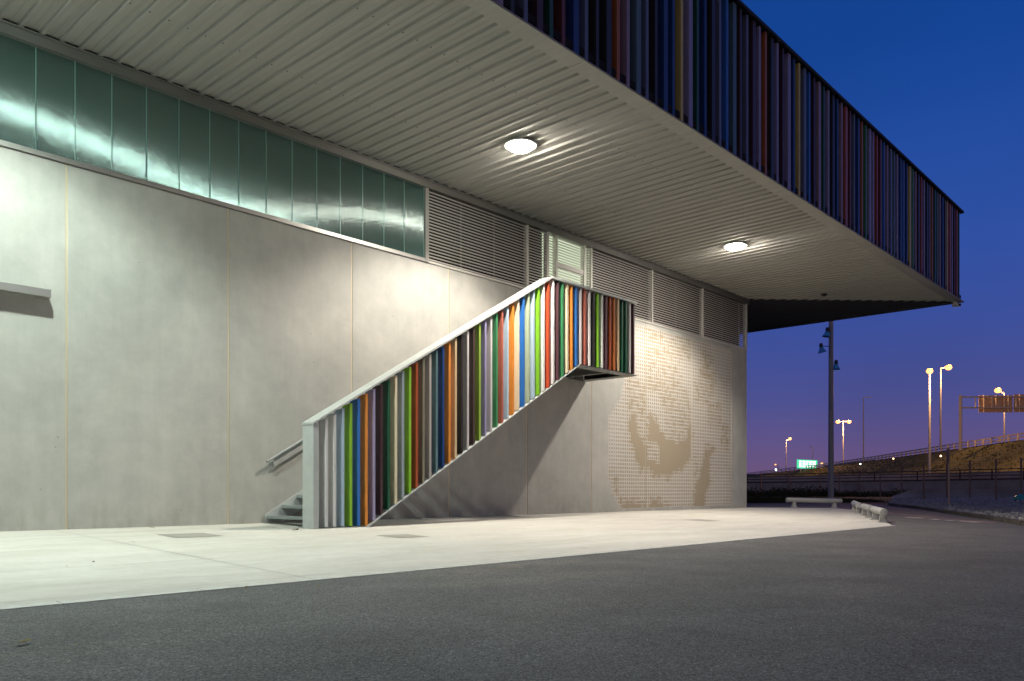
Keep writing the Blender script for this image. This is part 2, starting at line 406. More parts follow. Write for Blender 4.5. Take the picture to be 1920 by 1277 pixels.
# road markings seen beyond the barriers
def mark(name, pts, m):
    g = MB(); sheet(g, pts, .005); return tag(build(name, g, m, fix=False), kind='structure')
g = MB()
pl = [(30.2, 11.4), (26.43, 8.43), (24.6, 6.6), (23.18, 5.31), (22.2, 4.7)]
for a, b in zip(pl[:-1], pl[1:]):
    d = Vector((b[0] - a[0], b[1] - a[1])).normalized(); n_ = Vector((-d.y, d.x)) * .07
    sheet(g, [(a[0] - n_.x, a[1] - n_.y), (b[0] - n_.x, b[1] - n_.y), (b[0] + n_.x, b[1] + n_.y), (a[0] + n_.x, a[1] + n_.y)], .005)
tag(build('red_road_line', g, M['mark_red'], fix=False), kind='structure')
g = MB()
for (x0, y0), (x1, y1) in (((23.9, 7.2), (23.75, 6.72)), ((23.5, 6.45), (23.3, 6.2)), ((23.3, 6.05), (23.2, 5.8)), ((23.05, 5.66), (22.95, 5.5)), ((22.7, 5.42), (22.35, 5.05))):
    d = Vector((x1 - x0, y1 - y0)).normalized(); n_ = Vector((-d.y, d.x)) * .11
    sheet(g, [(x0 - n_.x, y0 - n_.y), (x1 - n_.x, y1 - n_.y), (x1 + n_.x, y1 + n_.y), (x0 + n_.x, y0 + n_.y)], .006)
tag(build('white_road_dashes', g, M['mark_white'], fix=False), kind='structure')

# ================================================================== BUILDING
D = 12.3
B = empty('building', (24.68, 12.3, 0), 'long concrete building with a deep overhanging upper box clad in coloured fins', 'building')
J0, JP = 4.184, 2.43
ZT = 5.12
def panel(x0, x1):
    g = MB(); g.box(x0, x1, D, D + .25, -.05, ZT)
    return build('concrete_panel', g, M['concrete'], B, bevel=.006)
xs = [J0 + JP * k for k in range(-5, 9)] + [24.68]
for a, b in zip(xs[:-1], xs[1:]): panel(a + .014, b - .014 if b < 24.6 else b)
for x in xs[:-1]:
    g = MB(); g.box(x - .0138, x + .0138, D + .008, D + .06, -.03, ZT)
    build('joint_sealant', g, M['sealant'], B)
# end wall and core behind
g = MB(); g.box(-10, 24.62, D + .26, 24, -.05, 6.7); build('core', g, M['dark'], B)
g = MB(); g.box(24.622, 24.678, D + .252, 24, -.05, 6.7); build('end_wall', g, M['concrete'], B)
# mural: sandblasted squares, 3 mm deep relief
def wall_xz(cx, cy):
    """traced outline of the sandblasted pattern, turned into metres along and up the wall"""
    u = 1100 + cx / 3.193; v = 580 + cy / 3.193; q = (u - 960) / FPX
    dx = q * _s + _c; dy = -q * _c + _s; t = 12.3 / dy
    return (dx * t, CAMH + (HZ - v) / FPX * t)
REGIONS = [ (4,[(285,20),(285,75),(355,90),(740,195),(800,260),(862,420),(868,1165),(632,1190),(360,1208),(200,1190),(155,1100),(140,1050),(125,960),(120,880),(120,780),(130,650),(160,590),(205,520),(225,415),(230,380),(150,300),(150,20)]),
 (2,[(120,640),(170,600),(200,700),(190,850),(200,920),(125,950),(110,780)]),
 (3,[(200,520),(225,600),(225,900),(190,900),(180,700)]),
 (6,[(230,415),(355,430),(355,680),(250,640)]),
 (2,[(740,195),(865,235),(865,420),(790,380),(760,300)]),
 (8,[(365,170),(540,200),(560,480),(365,480)]),
 (9,[(365,110),(470,130),(470,175),(365,160)]),
 (6,[(540,150),(620,190),(620,300),(560,300)]),
 (4,[(360,480),(400,520),(480,640),(500,720),(470,750),(430,700),(400,640),(365,580)]),
 (8,[(420,480),(600,480),(610,640),(480,640)]),
 (6,[(470,640),(600,640),(600,780),(520,770),(480,720)]),
 (9,[(690,250),(750,300),(745,350),(775,440),(740,560),(690,450)]),
 (7,[(640,430),(740,430),(740,560),(640,560)]),
 (8,[(720,560),(800,560),(800,700),(740,700)]),
 (9,[(810,690),(850,690),(850,860),(815,800)]),
 (4,[(632,600),(720,620),(720,800),(700,880),(640,870)]),
 (5,[(632,860),(690,860),(665,1020),(632,1030)]),
 (10,[(250,630),(300,640),(305,690),(330,760),(360,790),(372,940),(330,965),(300,930),(280,880),(258,780)]),
 (10,[(365,580),(400,640),(430,700),(470,750),(520,772),(560,790),(600,770),(612,600),(628,560),(630,860),(612,930),(570,960),(520,1000),(430,1012),(380,990),(360,960),(335,960),(300,925),(358,800)]),
 (8,[(362,790),(440,800),(435,920),(362,900)]),
 (5,[(300,690),(350,690),(350,780),(325,780)]),
 (10,[(710,815),(772,820),(745,900),(737,960),(742,1030),(715,1100),(700,1172),(630,1190),(640,1080),(665,1030),(680,940),(700,880)]),
 (10,[(160,1100),(200,1140),(300,1140),(352,1180),(355,1210),(215,1192)]),
 (4,[(200,940),(355,960),(355,1170),(300,1135),(200,1130),(165,1060)]),
 (7,[(155,1010),(190,1020),(190,1100),(160,1090)]),
 (10,[(362,1190),(400,1105),(430,1138),(460,1168),(625,1182),(625,1200),(362,1212)]),
 (3,[(745,1000),(838,980),(835,1165),(720,1172),(745,1080)]),
]
REGIONS = [(k, [wall_xz(*q) for q in P]) for k, P in REGIONS]
rows = []
for j in range(50):
    r_ = []
    for i in range(66):
        t = 0
        for k, P in REGIONS:
            if inpoly(17.05 + (i + .5) * .1, .10 + (j + .5) * .1, P): t = k
        r_.append(t)
    rows.append(r_)
def tone(i, j):
    s = 0; n = 0
    for a in (-1, 0, 1):
        for b in (-1, 0, 1):
            if 0 <= i + a < 66 and 0 <= j + b < 50:
                w = 3 if (a == 0 and b == 0) else .5
                s += w * rows[j + b][i + a]; n += w
    return s / n / 10
g = MB(); x0, z0, p = 17.05, .10, .1
def sq(xa, xb, za, zb):
    for jx in [J0 + JP * k for k in range(5, 9)]:       # keep the panel joints clear
        if xa < jx + .02 and xb > jx - .02:
            if xa < jx - .02: sq2(xa, jx - .02, za, zb)
            if xb > jx + .02: sq2(jx + .02, xb, za, zb)
            return
    sq2(xa, xb, za, zb)
def sq2(xa, xb, za, zb):
    g.face([(xa, D - .002, za), (xb, D - .002, za), (xb, D - .002, zb), (xa, D - .002, zb)])
for j in range(50):
    for i in range(66):
        if rows[j][i] == 0: continue
        t = tone(i, j) + rnd.uniform(-.05, .05)
        cx = x0 + (i + .5) * p; cz = z0 + (j + .5) * p
        if cz + p / 2 > 5.06: continue
        if t > .90: sq(cx - p / 2, cx + p / 2, cz - p / 2, cz + p / 2); continue
        if t > .5:      # joined cells with thin light lines left between them
            gx = .0 if rnd.random() < .45 else .028; gz_ = .032 if rnd.random() < .8 else 0
            sq(cx - p / 2 + gx / 2, cx + p / 2 - gx / 2, cz - p / 2 + gz_ / 2, cz + p / 2 - gz_ / 2); continue
        w = math.sqrt(max(t, .08)) * p * .49
        sq(cx - w, cx + w, cz - w * 1.05, cz + w * 1.05)
build('mural', g, M['mural'], B, fix=False)
g = MB(); _keep = sq2
def sq2(xa, xb, za, zb):
    g.face([(xa, D - .001, za), (xb, D - .001, za), (xb, D - .001, zb), (xa, D - .001, zb)])
for j in range(50):
    for i in range(66):
        if rows[j][i] and z0 + (j + 1) * p < 5.07: sq(x0 + i * p, x0 + (i + 1) * p, z0 + j * p, z0 + (j + 1) * p)
build('mural_ground', g, M['pale_ground'], B, fix=False)
# clerestory band ---------------------------------------------------
ZS, ZB, ZC = 5.19, 6.60, 6.75          # sill top, head beam underside, head beam top
g = MB(); g.box(-10, 10.80, D - .03, D + .10, ZT, ZS); build('sill_flashing', g, M['alu'], B)
g = MB(); g.box(10.9, 24.68, D - .02, D + .10, ZT, ZS - .025); build('sill_flashing', g, M['louvre'], B)
g = MB(); g.box(-10, 24.70, D - .07, D + .14, ZB, ZC); g.box(-10, 24.72, D - .10, D - .07, ZC - .02, ZC + .004); build('head_beam', g, M['alu_dark'], B)
x = 10.80 - .5 * 41
while x < 10.75:
    a = max(x, -10) + .006; b = x + .494
    g = MB(); g.box(a, b, D + .02, D + .06, ZS, ZB)
    build('polycarbonate_panel', g, M['poly'], B)
    g = MB(); g.box(b + .001, b + .011, D + .012, D + .07, ZS, ZB); build('seam', g, M['seam'], B)
    x += .5
g = MB(); g.box(10.805, 10.895, D - .04, D + .12, ZT, ZB); build('mullion', g, M['alu'], B)
def louvre(xa, xb, mats=None, z0=ZS - .02, n=22, part='louvre_panel'):
    g = MB(); pt = (ZB - .01 - z0) / n
    for k in range(n):
        z = z0 + pt * (k + .5)
        g.hexa([(xa, D - .005, z - .013), (xb, D - .005, z - .013), (xb, D + .035, z - .006), (xa, D + .035, z - .006),
                (xa, D - .005, z + .007), (xb, D - .005, z + .007), (xb, D + .035, z + .010), (xa, D + .035, z + .010)])
    return build(part, g, mats or M['louvre'], B)
lv = [10.90, 13.88, 14.58]
mul_x = [(13.88, 13.93), (14.575, 14.645), (14.905, 14.965), (15.985, 16.05), (16.27, 16.34), (19.03, 19.10), (21.79, 21.86), (24.57, 24.66)]
for a, b in mul_x:
    g = MB(); g.box(a, b, D - .03, D + .08, ZT + .001, ZB); build('mullion', g, M['louvre'], B)
spans = [(10.9, 13.88), (13.93, 14.575), (14.645, 14.905), (16.05, 16.27), (16.34, 19.03), (19.10, 21.79), (21.86, 24.57)]
for a, b in spans: louvre(a + .002, b - .002)
for x in (11.87, 12.87, 17.62, 20.4, 23.1):           # thin stiffeners behind the blades
    g = MB(); g.box(x - .01, x + .01, D + .046, D + .07, ZS, ZB); build('stiffener', g, M['alu_dark'], B)
# lit door with blades over obscured glass
DX0, DX1 = 14.967, 15.983
g = MB(); g.box(14.60, 16.31, D + .14, D + .15, ZS, ZB); build('lit_glazing', g, M['glow'], B)
dr = MB(); pt = .0645
g = MB()
for k in range(22):
    z = ZS - .02 + pt * (k + .5)
    if 5.86 < z < 6.0: continue
    g.hexa([(DX0, D - .005, z - .018), (DX1, D - .005, z - .018), (DX1, D + .035, z - .010), (DX0, D + .035, z - .010),
            (DX0, D - .005, z + .004), (DX1, D - .005, z + .004), (DX1, D + .035, z + .008), (DX0, D + .035, z + .008)])
door = build('door', g, M['louvre'], B)
g = MB(); g.box(DX0 + .001, DX1 - .001, D - .018, D + .05, 5.87, 5.985); build('door_rail', g, M['louvre'], door)
g = MB(); g.box(DX0, DX1, D - .03, D - .003, 3.90, ZT - .004); build('door_leaf', g, M['louvre'], door)
# soffit of ribbed sheet ---------------------------------------------
YF = 7.47; ZF = 6.79; ZR = 6.752
pitch = .2525
xcur = -10.0
def ymit(x): return D - .0 - max(0, x - 24.63) if x > 24.63 else D - .06
k = 0
while xcur < 29.35:
    if k % 8 == 0: g = MB()
    x = xcur
    prof = [(x, ZF), (x + .175, ZF), (x + .190, ZR), (x + .236, ZR), (x + pitch, ZF)]
    # small stiffening swage in the flat
    prof = [(x, ZF), (x + .080, ZF), (x + .086, ZF - .004), (x + .094, ZF - .004), (x + .100, ZF), (x + .175, ZF), (x + .190, ZR), (x + .236, ZR), (x + pitch, ZF)]
    for (xa, za), (xb, zb) in zip(prof[:-1], prof[1:]):
        g.face([(xa, YF - .03, za), (xb, YF - .03, zb), (xb, max(ymit(xb), YF - .02), zb), (xa, max(ymit(xa), YF - .02), za)])
    k += 1; xcur += pitch
    if k % 8 == 0 or xcur >= 29.35:
        build('soffit_sheet', g, M['soffit'], B, fix=False)
g = MB(); one = MB(); one.lathe((24.68, 12.3, 0), [(.0, 0), (.011, 0), (.011, .006)], 6)      # fixing screws in rows across the ribs
sc0 = build('screw', one, M['dark'], B, fix=False); cnt = 0
x = -10 + .213
while x < 29.0:
    for y in (8.55, 10.6):
        if y >= ymit(x) - .1: continue
        if 3.4 < x < 15.9 and cnt < 99:
            cnt += 1; s1 = sc0 if cnt == 1 else sc0.copy()
            if cnt > 1: C.objects.link(s1); s1.parent = B
            s1.location = (x - 24.68, y - 12.3, ZR - .004)
        else: g.lathe((x, y, ZR - .004), [(.0, 0), (.011, 0), (.011, .006)], 6)
    x += pitch
tag(build('screws', g, M['dark'], B, fix=False), kind='stuff')
g = MB(); g.box(-10, 29.6, 7.22, 24, 6.84, 6.95); build('floor_deck', g, M['dark'], B)
g = MB(); g.face([(24.70, D + .02, 6.775), (29.55, 7.45, 6.775), (29.58, 7.45, 6.775), (29.58, 23.9, 6.775), (24.70, 23.9, 6.775)]); 
build('end_soffit', g, M['charcoal'], B, fix=False)  # dark colour paints in the shade where no lamp light bounces up
g = MB(); a = Vector((24.66, D - .02, 6.765)); b = Vector((29.36, 7.60, 6.765)); g.bar(a, b, .16, .012); build('mitre_trim', g, M['charcoal'], B)
# edge trim: smooth sheet strip with open joints
xj = -10.0
for x1 in (-1.3, 2.55, 5.95, 9.35, 12.75, 16.15, 19.55, 22.95, 26.35, 29.75):
    g = MB(); g.box(xj + .004, x1 - .004, 7.16, 7.452, 6.735, 6.765); build('edge_trim', g, M['soffit'], B); xj = x1
g = MB(); g.box(29.5, 29.75, 7.455, 24, 6.735, 6.765); build('edge_trim', g, M['charcoal'], B)
# upper box and fins
g = MB(); g.box(-10, 29.36, 7.50, 24, 6.96, 9.60); build('upper_wall', g, M['facback'], B)
g = MB(); g.box(-10, 29.66, 7.14, 24, 9.64, 9.70); build('roof_edge', g, M['facback'], B)
fc = ['mauve', 'black', 'slate', 'maroon', 'dkgreen', 'wine', 'navy', 'slate', 'black', 'black', 'brownorange', 'mauve', 'teal', 'slate', 'black', 'navy', 'navy', 'yellow',
      'lavender', 'dkgreen', 'navy', 'black', 'slate', 'blue', 'teal', 'maroon', 'slate', 'maroon', 'lavender', 'brownorange', 'black', 'lavender', 'maroon', 'lavender', 'navy', 'yellow',
      'slate', 'blue', 'maroon', 'mauve', 'dkgreen', 'lavender', 'black', 'navy', 'mauve', 'rose', 'wine', 'slate', 'navy', 'brownorange', 'midgreen', 'lavender', 'lavender', 'rust', 'wine',
      'blue', 'mauve', 'slate', 'teal', 'lavender', 'navy', 'skyblue', 'navy', 'yellow', 'midgreen', 'mauve', 'maroon', 'rust', 'lavender', 'black', 'slate', 'brownorange', 'dkgreen', 'teal', 'mauve',
      'navy', 'black', 'tan', 'rust', 'lavender', 'maroon', 'rust', 'dkgreen']
x = 7.55 - .265; i = -1
while x < 29.5 and i < 96:
    cn = fc[i % len(fc)] if i >= 0 else 'slate'
    g = MB(); g.box(x, x + .075 + .05 * ((i * 7) % 3 == 0), 7.2, 7.38, 6.767, 9.62)
    build('fin', g, FM[cn], B)
    x += .265; i += 1
for y in [7.62 + .265 * k for k in range(10)]:
    g = MB(); g.box(29.38, 29.60, y, y + .055, 6.80, 9.62); build('fin', g, FM[fc[int(y * 13) % len(fc)]], B)
g = MB()
for z in (7.6, 8.8): g.box(-10, 29.4, 7.381, 7.499, z, z + .05)
build('fin_rail', g, M['facback'], B)

# small things on the wall and canopy
t = empty('door_hood', (3.0, D, 3.2), 'thin pale metal door hood projecting from the wall at the far left edge', 'hood')
g = MB(); g.box(1.6, 3.93, D - .175, D - .001, 3.175, 3.285); build('hood_tray', g, M['alu'], t, bevel=.004)
t = empty('ceiling_sensor', (25.6, 8.6, 6.70), 'small dark box fixed under the ribbed soffit near its far end', 'sensor')
sx0, sy0 = 25.55, 10.12
t.location = (sx0, sy0, 6.70)
g = MB(); g.box(sx0 - .08, sx0 + .08, sy0 - .08, sy0 + .08, 6.715, 6.751); build('housing', g, M['charcoal'], t, bevel=.01)
g = MB(); g.lathe((sx0, sy0, 6.68), [(0, 0), (.05, .005), (.055, .035)], 12); build('dome', g, M['dark'], t)
t = empty('security_camera', (29.45, 7.35, 6.7), 'small pale security camera under the far corner of the canopy', 'camera')
g = MB(); g.tube((29.45, 7.35, 6.735), (29.45, 7.35, 6.64), .05, .05, 10); build('mount', g, M['galvpaint'], t)
g = MB(); g.tube((29.52, 7.42, 6.64), (29.28, 7.18, 6.58), .055, .05, 10); build('camera_body', g, M['galvpaint'], t)
g = MB(); g.tube((29.279, 7.179, 6.58), (29.265, 7.165, 6.577), .04, .04, 10); build('lens', g, M['dark'], t)

# ================================================================== SOFFIT LIGHTS
def downlight(x, label, warm):
    y = 9.76
    t = empty('ceiling_light', (x, y, 6.75), label, 'ceiling light', 'round lights recessed in the ribbed soffit')
    g = MB(); g.lathe((x, y, 6.75), [(.02, .0), (.29, .0), (.29, -.028), (.235, -.034), (.232, -.01)], 28); build('rim', g, M['galvpaint'], t, smooth=True)
    g = MB(); g.lathe((x, y, 6.742), [(.230, -.02), (.215, -.052), (.17, -.078), (.09, -.096), (0.002, -.102)], 24)
    build('lens', g, M['lens_warm' if warm else 'lens_cool'], t, smooth=True)
    ld = bpy.data.lights.new('lamp_light', 'SPOT'); ld.energy = LAMPW * LGAIN.get(round(x), 1); ld.spot_size = R(CONE); ld.spot_blend = .42
    ld.shadow_soft_size = .10; ld.color = (1, .91, .80) if warm else (.87, 1, .90)
    lo = bpy.data.objects.new('lamp_light', ld); C.objects.link(lo); lo.parent = t; lo.location = (0, 0, -.14)
    return t
LGAIN = {3: .88, 11: 1.0, 19: 1.0, -5: 1.0}
CONE = 132
downlight(-5.36, 'round soffit light furthest left, beyond the left edge of the photo', False)
downlight(2.75, 'round soffit light with greenish glow just beyond the top left edge of the photo', False)
downlight(10.86, 'larger glaring round soffit light above the louvre beside the staircase', True)
downlight(18.97, 'smaller more distant round soffit light, right of the other one', True)

# ================================================================== STAIRCASE
S = empty('staircase', (7.25, 11.5, -.03), 'outdoor metal staircase up to a landing, screened by a row of multicoloured vertical fins', 'staircase')
YP0, YP1 = 10.80, 11.02
def ztop(x): return min(1.631 + (x - 7.355) * .5904, 4.945)
def zbot(x): return -.035 if x < 8.24 else min(-.035 + (x - 8.24) * .5835, 3.275)
g = MB(); g.box(7.215, 7.315, YP0, YP0 + .30, -.06, 1.60); build('newel', g, M['galvpaint'], S, bevel=.004)
XL = 16.01
XT = 7.355 + (4.945 - 1.631) / .5904; XB = 8.24 + 3.31 / .5835
# top rail: flat capping
g = MB(); g.slantbox(7.20, XT, YP0 - .03, YP0 + .30, 1.578, 1.612, ztop(XT) - .012, ztop(XT) + .042)
build('top_rail', g, M['galvpaint'], S, bevel=.004)
g = MB(); g.box(XT + .002, XL + .09, YP0 - .03, YP0 + .30, 4.937, 4.985); build('top_rail', g, M['galvpaint'], S, bevel=.004)
# bottom rail plate
g = MB(); g.box(7.315, 8.24, YP0 - .01, YP0 + .26, -.062, -.040); build('bottom_rail', g, M['galvpaint'], S)
g = MB(); g.slantbox(8.241, XB, YP0 - .01, YP0 + .26, -.062, -.040, 3.246, 3.270); build('bottom_rail', g, M['galvpaint'], S)
g = MB(); g.box(XB + .001, XL + .09, YP0 - .01, YP0 + .24, 3.246, 3.268); g.box(XL - .16, XL + .09, YP0 + .241, D - .01, 3.246, 3.268); g.box(XB + .001, XL - .161, D - .10, D - .01, 3.246, 3.268)
build('landing_frame', g, M['alu_dark'], S)
fins = ['white', 'white', 'paleblue', 'green', 'blue', 'orange', 'lavender', 'maroon', 'dkgreen', 'cream', 'greyblue',
        'green', 'rust', 'olive', 'grey', 'teal', 'navy', 'orange', 'tan', 'black', 'palegrey', 'brown', 'olivegreen', 'lavender', 'palegrey',
        'midgreen', 'rose', 'paleblue', 'orange', 'cream', 'blue', 'sage', 'paleblue', 'lime', 'white', 'red', 'white', 'purple', 'midgreen', 'cream', 'orange',
        'blue', 'palegrey', 'rose', 'white', 'black', 'lime', 'white', 'purple', 'rust', 'brownorange', 'tan', 'dkgreen', 'dkgreen', 'palegrey', 'maroon']
n = len(fins); x0, x1 = 7.44, XL - .045
for i, cn in enumerate(fins):
    x = x0 + (x1 - x0) * i / (n - 1)
    g = MB(); g.slantbox(x, x + .045, YP0, YP1, zbot(x) + .012, ztop(x) - .02, zbot(x + .045) + .012, ztop(x + .045) - .02)
    build('fin', g, PM[cn], S)
# treads, stringers, landing
for k in range(23):
    x = 7.27 + .29 * k; z = .128 + .17 * k
    g = MB(); g.box(x, x + .245, 11.03, 12.255, z - .016, z); g.box(x, x + .006, 11.03, 12.255, z - .045, z - .016)
    build('tread', g, M['tread'], S)
def stringer(y0, y1):
    g = MB(); xe = 7.27 + .29 * 23
    g.slantbox(7.255, xe, y0, y1, -.17, .15, 3.70, 4.02)
    return build('stringer', g, M['galvpaint'], S)
stringer(12.262, 12.285)
g = MB(); g.box(7.2, 7.27, 11.03, 12.255, -.06, -.03); build('base_plate', g, M['tread'], S)
g = MB(); g.box(13.95, XL, 11.03, D - .005, 3.83, 3.87); build('landing_floor', g, M['charcoal'], S)
g = MB(); g.box(13.95, 14.06, 10.9, D - .01, 3.27, 3.82); g.box(15.3, 15.38, 10.9, D - .01, 3.27, 3.82); g.box(14.061, 15.299, 11.9, 11.98, 3.60, 3.82)
build('landing_beam', g, M['alu_dark'], S)
g = MB(); g.box(XL + .002, XL + .012, 10.9, D - .01, 3.27, 4.93); build('end_screen', g, M['charcoal'], S)
# handrail on the wall side
yh = D - .09
a = Vector((7.25, yh, 1.03)); b = Vector((13.9, yh, 1.03 + 6.65 * .586))
g = MB(); g.tube(a, b, .021, .021, 12); hr = build('handrail', g, M['galv'], S, smooth=True)
g = MB()
d = (b - a).normalized()
g.slantbox(7.40, 13.9, yh + .035, yh + .042, .94, 1.09, .94 + 6.5 * .586, 1.09 + 6.5 * .586)
build('handrail_plate', g, M['galvpaint'], S)
for x in (7.38, 8.9, 10.4, 11.9, 13.4):
    z = 1.03 + (x - 7.25) * .586
    g = MB(); g.tube((x, yh, z - .015), (x, yh, z - .08), .009, .009, 8); g.tube((x, yh, z - .075), (x, D - .001, z - .085), .009, .009, 8)
    g.tube((x, D - .012, z - .085), (x, D - .0015, z - .085), .03, .03, 12)
    build('bracket', g, M['galv'], S)

# ================================================================== MANHOLE COVERS, LEAVES
for pts, lab in ((((4.85, 10.95), (4.80, 10.30), (5.46, 10.28), (5.49, 10.92)), 'square steel manhole cover in the apron left of the stair foot'),
                 (((7.30, 9.37), (7.30, 8.82), (7.85, 8.80), (7.86, 9.35)), 'square steel manhole cover in the apron in front of the stair'),
                 (((15.85, 9.45), (15.80, 8.78), (16.45, 8.76), (16.50, 9.42)), 'small manhole cover in the apron in front of the wall pattern')):
    cx = sum(p[0] for p in pts) / 4; cy = sum(p[1] for p in pts) / 4
    t = empty('manhole_cover', (cx, cy, gz(cy)), lab, 'manhole cover', 'square covers set in the concrete apron')
    def q(s, dz): return [(cx + (x - cx) * s, cy + (y - cy) * s, gz(cy + (y - cy) * s) + dz) for x, y in pts]
    o_ = q(1, .0065); i_ = q(.93, .0065)
    g = MB()
    for k in range(4): g.face([o_[k], o_[(k + 1) % 4], i_[(k + 1) % 4], i_[k]])
    build('frame', g, M['alu_dark'], t, fix=False)
    g = MB(); g.face(q(.915, .0078)); build('lid', g, M['cover'], t, fix=False)
lf = [(3.0, 8.13, 'curled dry leaf on the apron left of the stair'), (3.26, 5.80, 'pale dry leaf on the asphalt just off the kerb strip'), (6.85, 10.68, 'dark leaf clump on the apron by the stair newel'),
      (1.34, 4.54, 'thin dark twig on the asphalt at the lower left'), (3.72, 5.50, 'small reddish leaf on the asphalt below the kerb strip'), (1.95, 2.80, 'small pale leaf at the bottom edge of the photo'),
      (2.7, 7.93, 'tiny leaf crumb left of the curled leaf on the apron'), (4.21, 4.27, 'tiny leaf on the open asphalt in the middle'), (4.73, 2.76, 'flat brown leaf on the asphalt right of the middle'),
      (5.47, 1.41, 'tiny yellowish leaf on the asphalt at the far right'), (1.49, 4.25, 'tiny pale leaf just below the thin twig'), (5.2, 11.9, 'brown leaf against the wall base behind the manhole cover'),
      (4.1, 9.9, 'brown crumb of leaf on the apron near the first manhole cover')]
SZ = [.032, .028, .05, .022, .02, .012, .014, .012, .016, .010, .012, .05, .03]
for k, (x, y, lab) in enumerate(lf):
    g = MB(); s_ = SZ[k]
    for j in range(1 if k not in (2, 3) else 5):
        a = rnd.uniform(0, 6.3); ox, oy = (rnd.uniform(-.04, .04), rnd.uniform(-.04, .04)) if j else (0, 0)
        zz = gz(y + oy) + .014
        ca, sa = math.cos(a), math.sin(a)
        P_ = [(-1, 0, 0), (-.3, -.45, .25), (.5, -.4, .2), (1, 0, .5), (.5, .4, .3), (-.3, .45, .15)]
        pp = [(x + ox + s_ * (px * ca - py * sa), y + oy + s_ * (px * sa + py * ca), zz + s_ * pz) for px, py, pz in P_]
        g.face([pp[0], pp[1], pp[2], pp[3]]); g.face([pp[0], pp[3], pp[4], pp[5]])
    tag(build('leaf', g, M['leaf'], fix=False), lab, 'leaf', 'fallen leaves on the apron and asphalt')

# ================================================================== TUBE BARRIERS
def barrier(a, b, lab):
    a = Vector((*a, 0)); b = Vector((*b, 0)); d = (b - a).normalized(); mid = (a + b) / 2
    za, zb = gz(a.y), gz(b.y)
    t = empty('tube_barrier', (mid.x, mid.y, gz(mid.y)), lab, 'barrier', 'low tube barriers at the apron edge')
    r = .085; up = Vector((0, 0, 1))
    A = a + up * (za + .255); Bq = b + up * (zb + .255)
    g = MB(); g.tube(A, Bq, r, r, 24)
    g.tube(A - d * .004, A, r * .9, r * .97, 24); g.tube(Bq, Bq + d * .004, r * .97, r * .9, 24)
    build('tube', g, M['barrier_paint'], t, smooth=True)
    for f_ in (.13, .87):
        p = A.lerp(Bq, f_); z = gz(p.y); q_ = Vector((p.x, p.y, z)); s = Vector((-d.y, d.x, 0))
        g = MB()
        def ring(w, l, zz): return [q_ - d * l - s * w + up * zz, q_ + d * l - s * w + up * zz, q_ + d * l + s * w + up * zz, q_ - d * l + s * w + up * zz]
        g.hexa(ring(.085, .05, .02) + ring(.055, .045, .21)); build('leg', g, M['barrier_paint'], t)
        g = MB(); g.hexa(ring(.12, .10, .010) + ring(.12, .10, .022)); build('foot_plate', g, M['galv'], t)
barrier((19.90, 6.47), (21.45, 7.22), 'nearest tube barrier at the corner tip of the concrete apron')
barrier((21.95, 7.46), (23.5, 8.20), 'middle tube barrier of the row of three leading away')
barrier((24.5, 8.68), (26.4, 9.50), 'furthest tube barrier of the row of three leading away')
barrier((26.79, 11.89), (28.38, 10.65), 'tube barrier seen side-on behind the building corner, below the floodlight mast')

# ================================================================== FLOODLIGHT MAST, ROUND SIGN
MX, MY = 37.55, 14.55
T = empty('floodlight_mast', (MX, MY, 0), 'tall grey steel mast with unlit bell floodlights, partly hidden by the canopy', 'light mast')
g = MB(); g.tube((MX, MY, -.02), (MX, MY, 15.5), .13, .075, 16); build('pole', g, M['mast'], T, smooth=True)
g = MB(); g.tube((MX, MY, -.01), (MX, MY, .04), .24, .24, 16); build('base_flange', g, M['mast'], T)
rt = Vector((_s, -_c, 0))
for off, z, tilt in ((-.17, 7.85, .15), (-.46, 7.12, -.25), (.24, 6.35, .08), (-.4, 11.2, .2), (.4, 11.6, -.2)):
    p = Vector((MX, MY, z)) + rt * off
    g = MB(); g.tube((MX, MY, z + .08), p + Vector((0, 0, .10)), .018, .018, 8); g.tube(p + Vector((0, 0, .05)), p + Vector((0, 0, .22)), .085, .07, 12)
    fl = build('floodlight', g, M['bell_dark'], T, smooth=True)
    g = MB(); Mx = Matrix.Rotation(tilt, 3, Vector((_c, _s, 0)))
    g.lathe(p + Vector((0, 0, .04)), [(.06, 0), (.10, -.05), (.13, -.13), (.19, -.22), (.20, -.24), (.17, -.225), (.02, -.10)], 20, Mx)
    build('reflector', g, M['bell'], fl, smooth=True, fix=False)
g0 = far(1779, 955, 33.0)
T = empty('round_road_sign', (g0.x, g0.y, gz(g0.y)), 'thin steel post with a round road sign seen edge-on, standing in the gravel', 'road sign')
g = MB(); g.tube((g0.x, g0.y, gz(g0.y) - .05), (g0.x, g0.y, 2.30), .03, .03, 10); build('post', g, M['sign_back'], T, smooth=True)
nd = Vector((-.9764, .2, 0)).normalized(); sd = Vector((_c * 1., _s, 0))
g = MB(); cc = Vector((g0.x, g0.y, 1.98)) - rt * .065
nrm = (rt - Vector((_c, _s, 0)) * .45).normalized()
g.tube(cc - nrm * .012, cc + nrm * .012, .30, .30, 28); build('sign_disc', g, M['fence'], T)

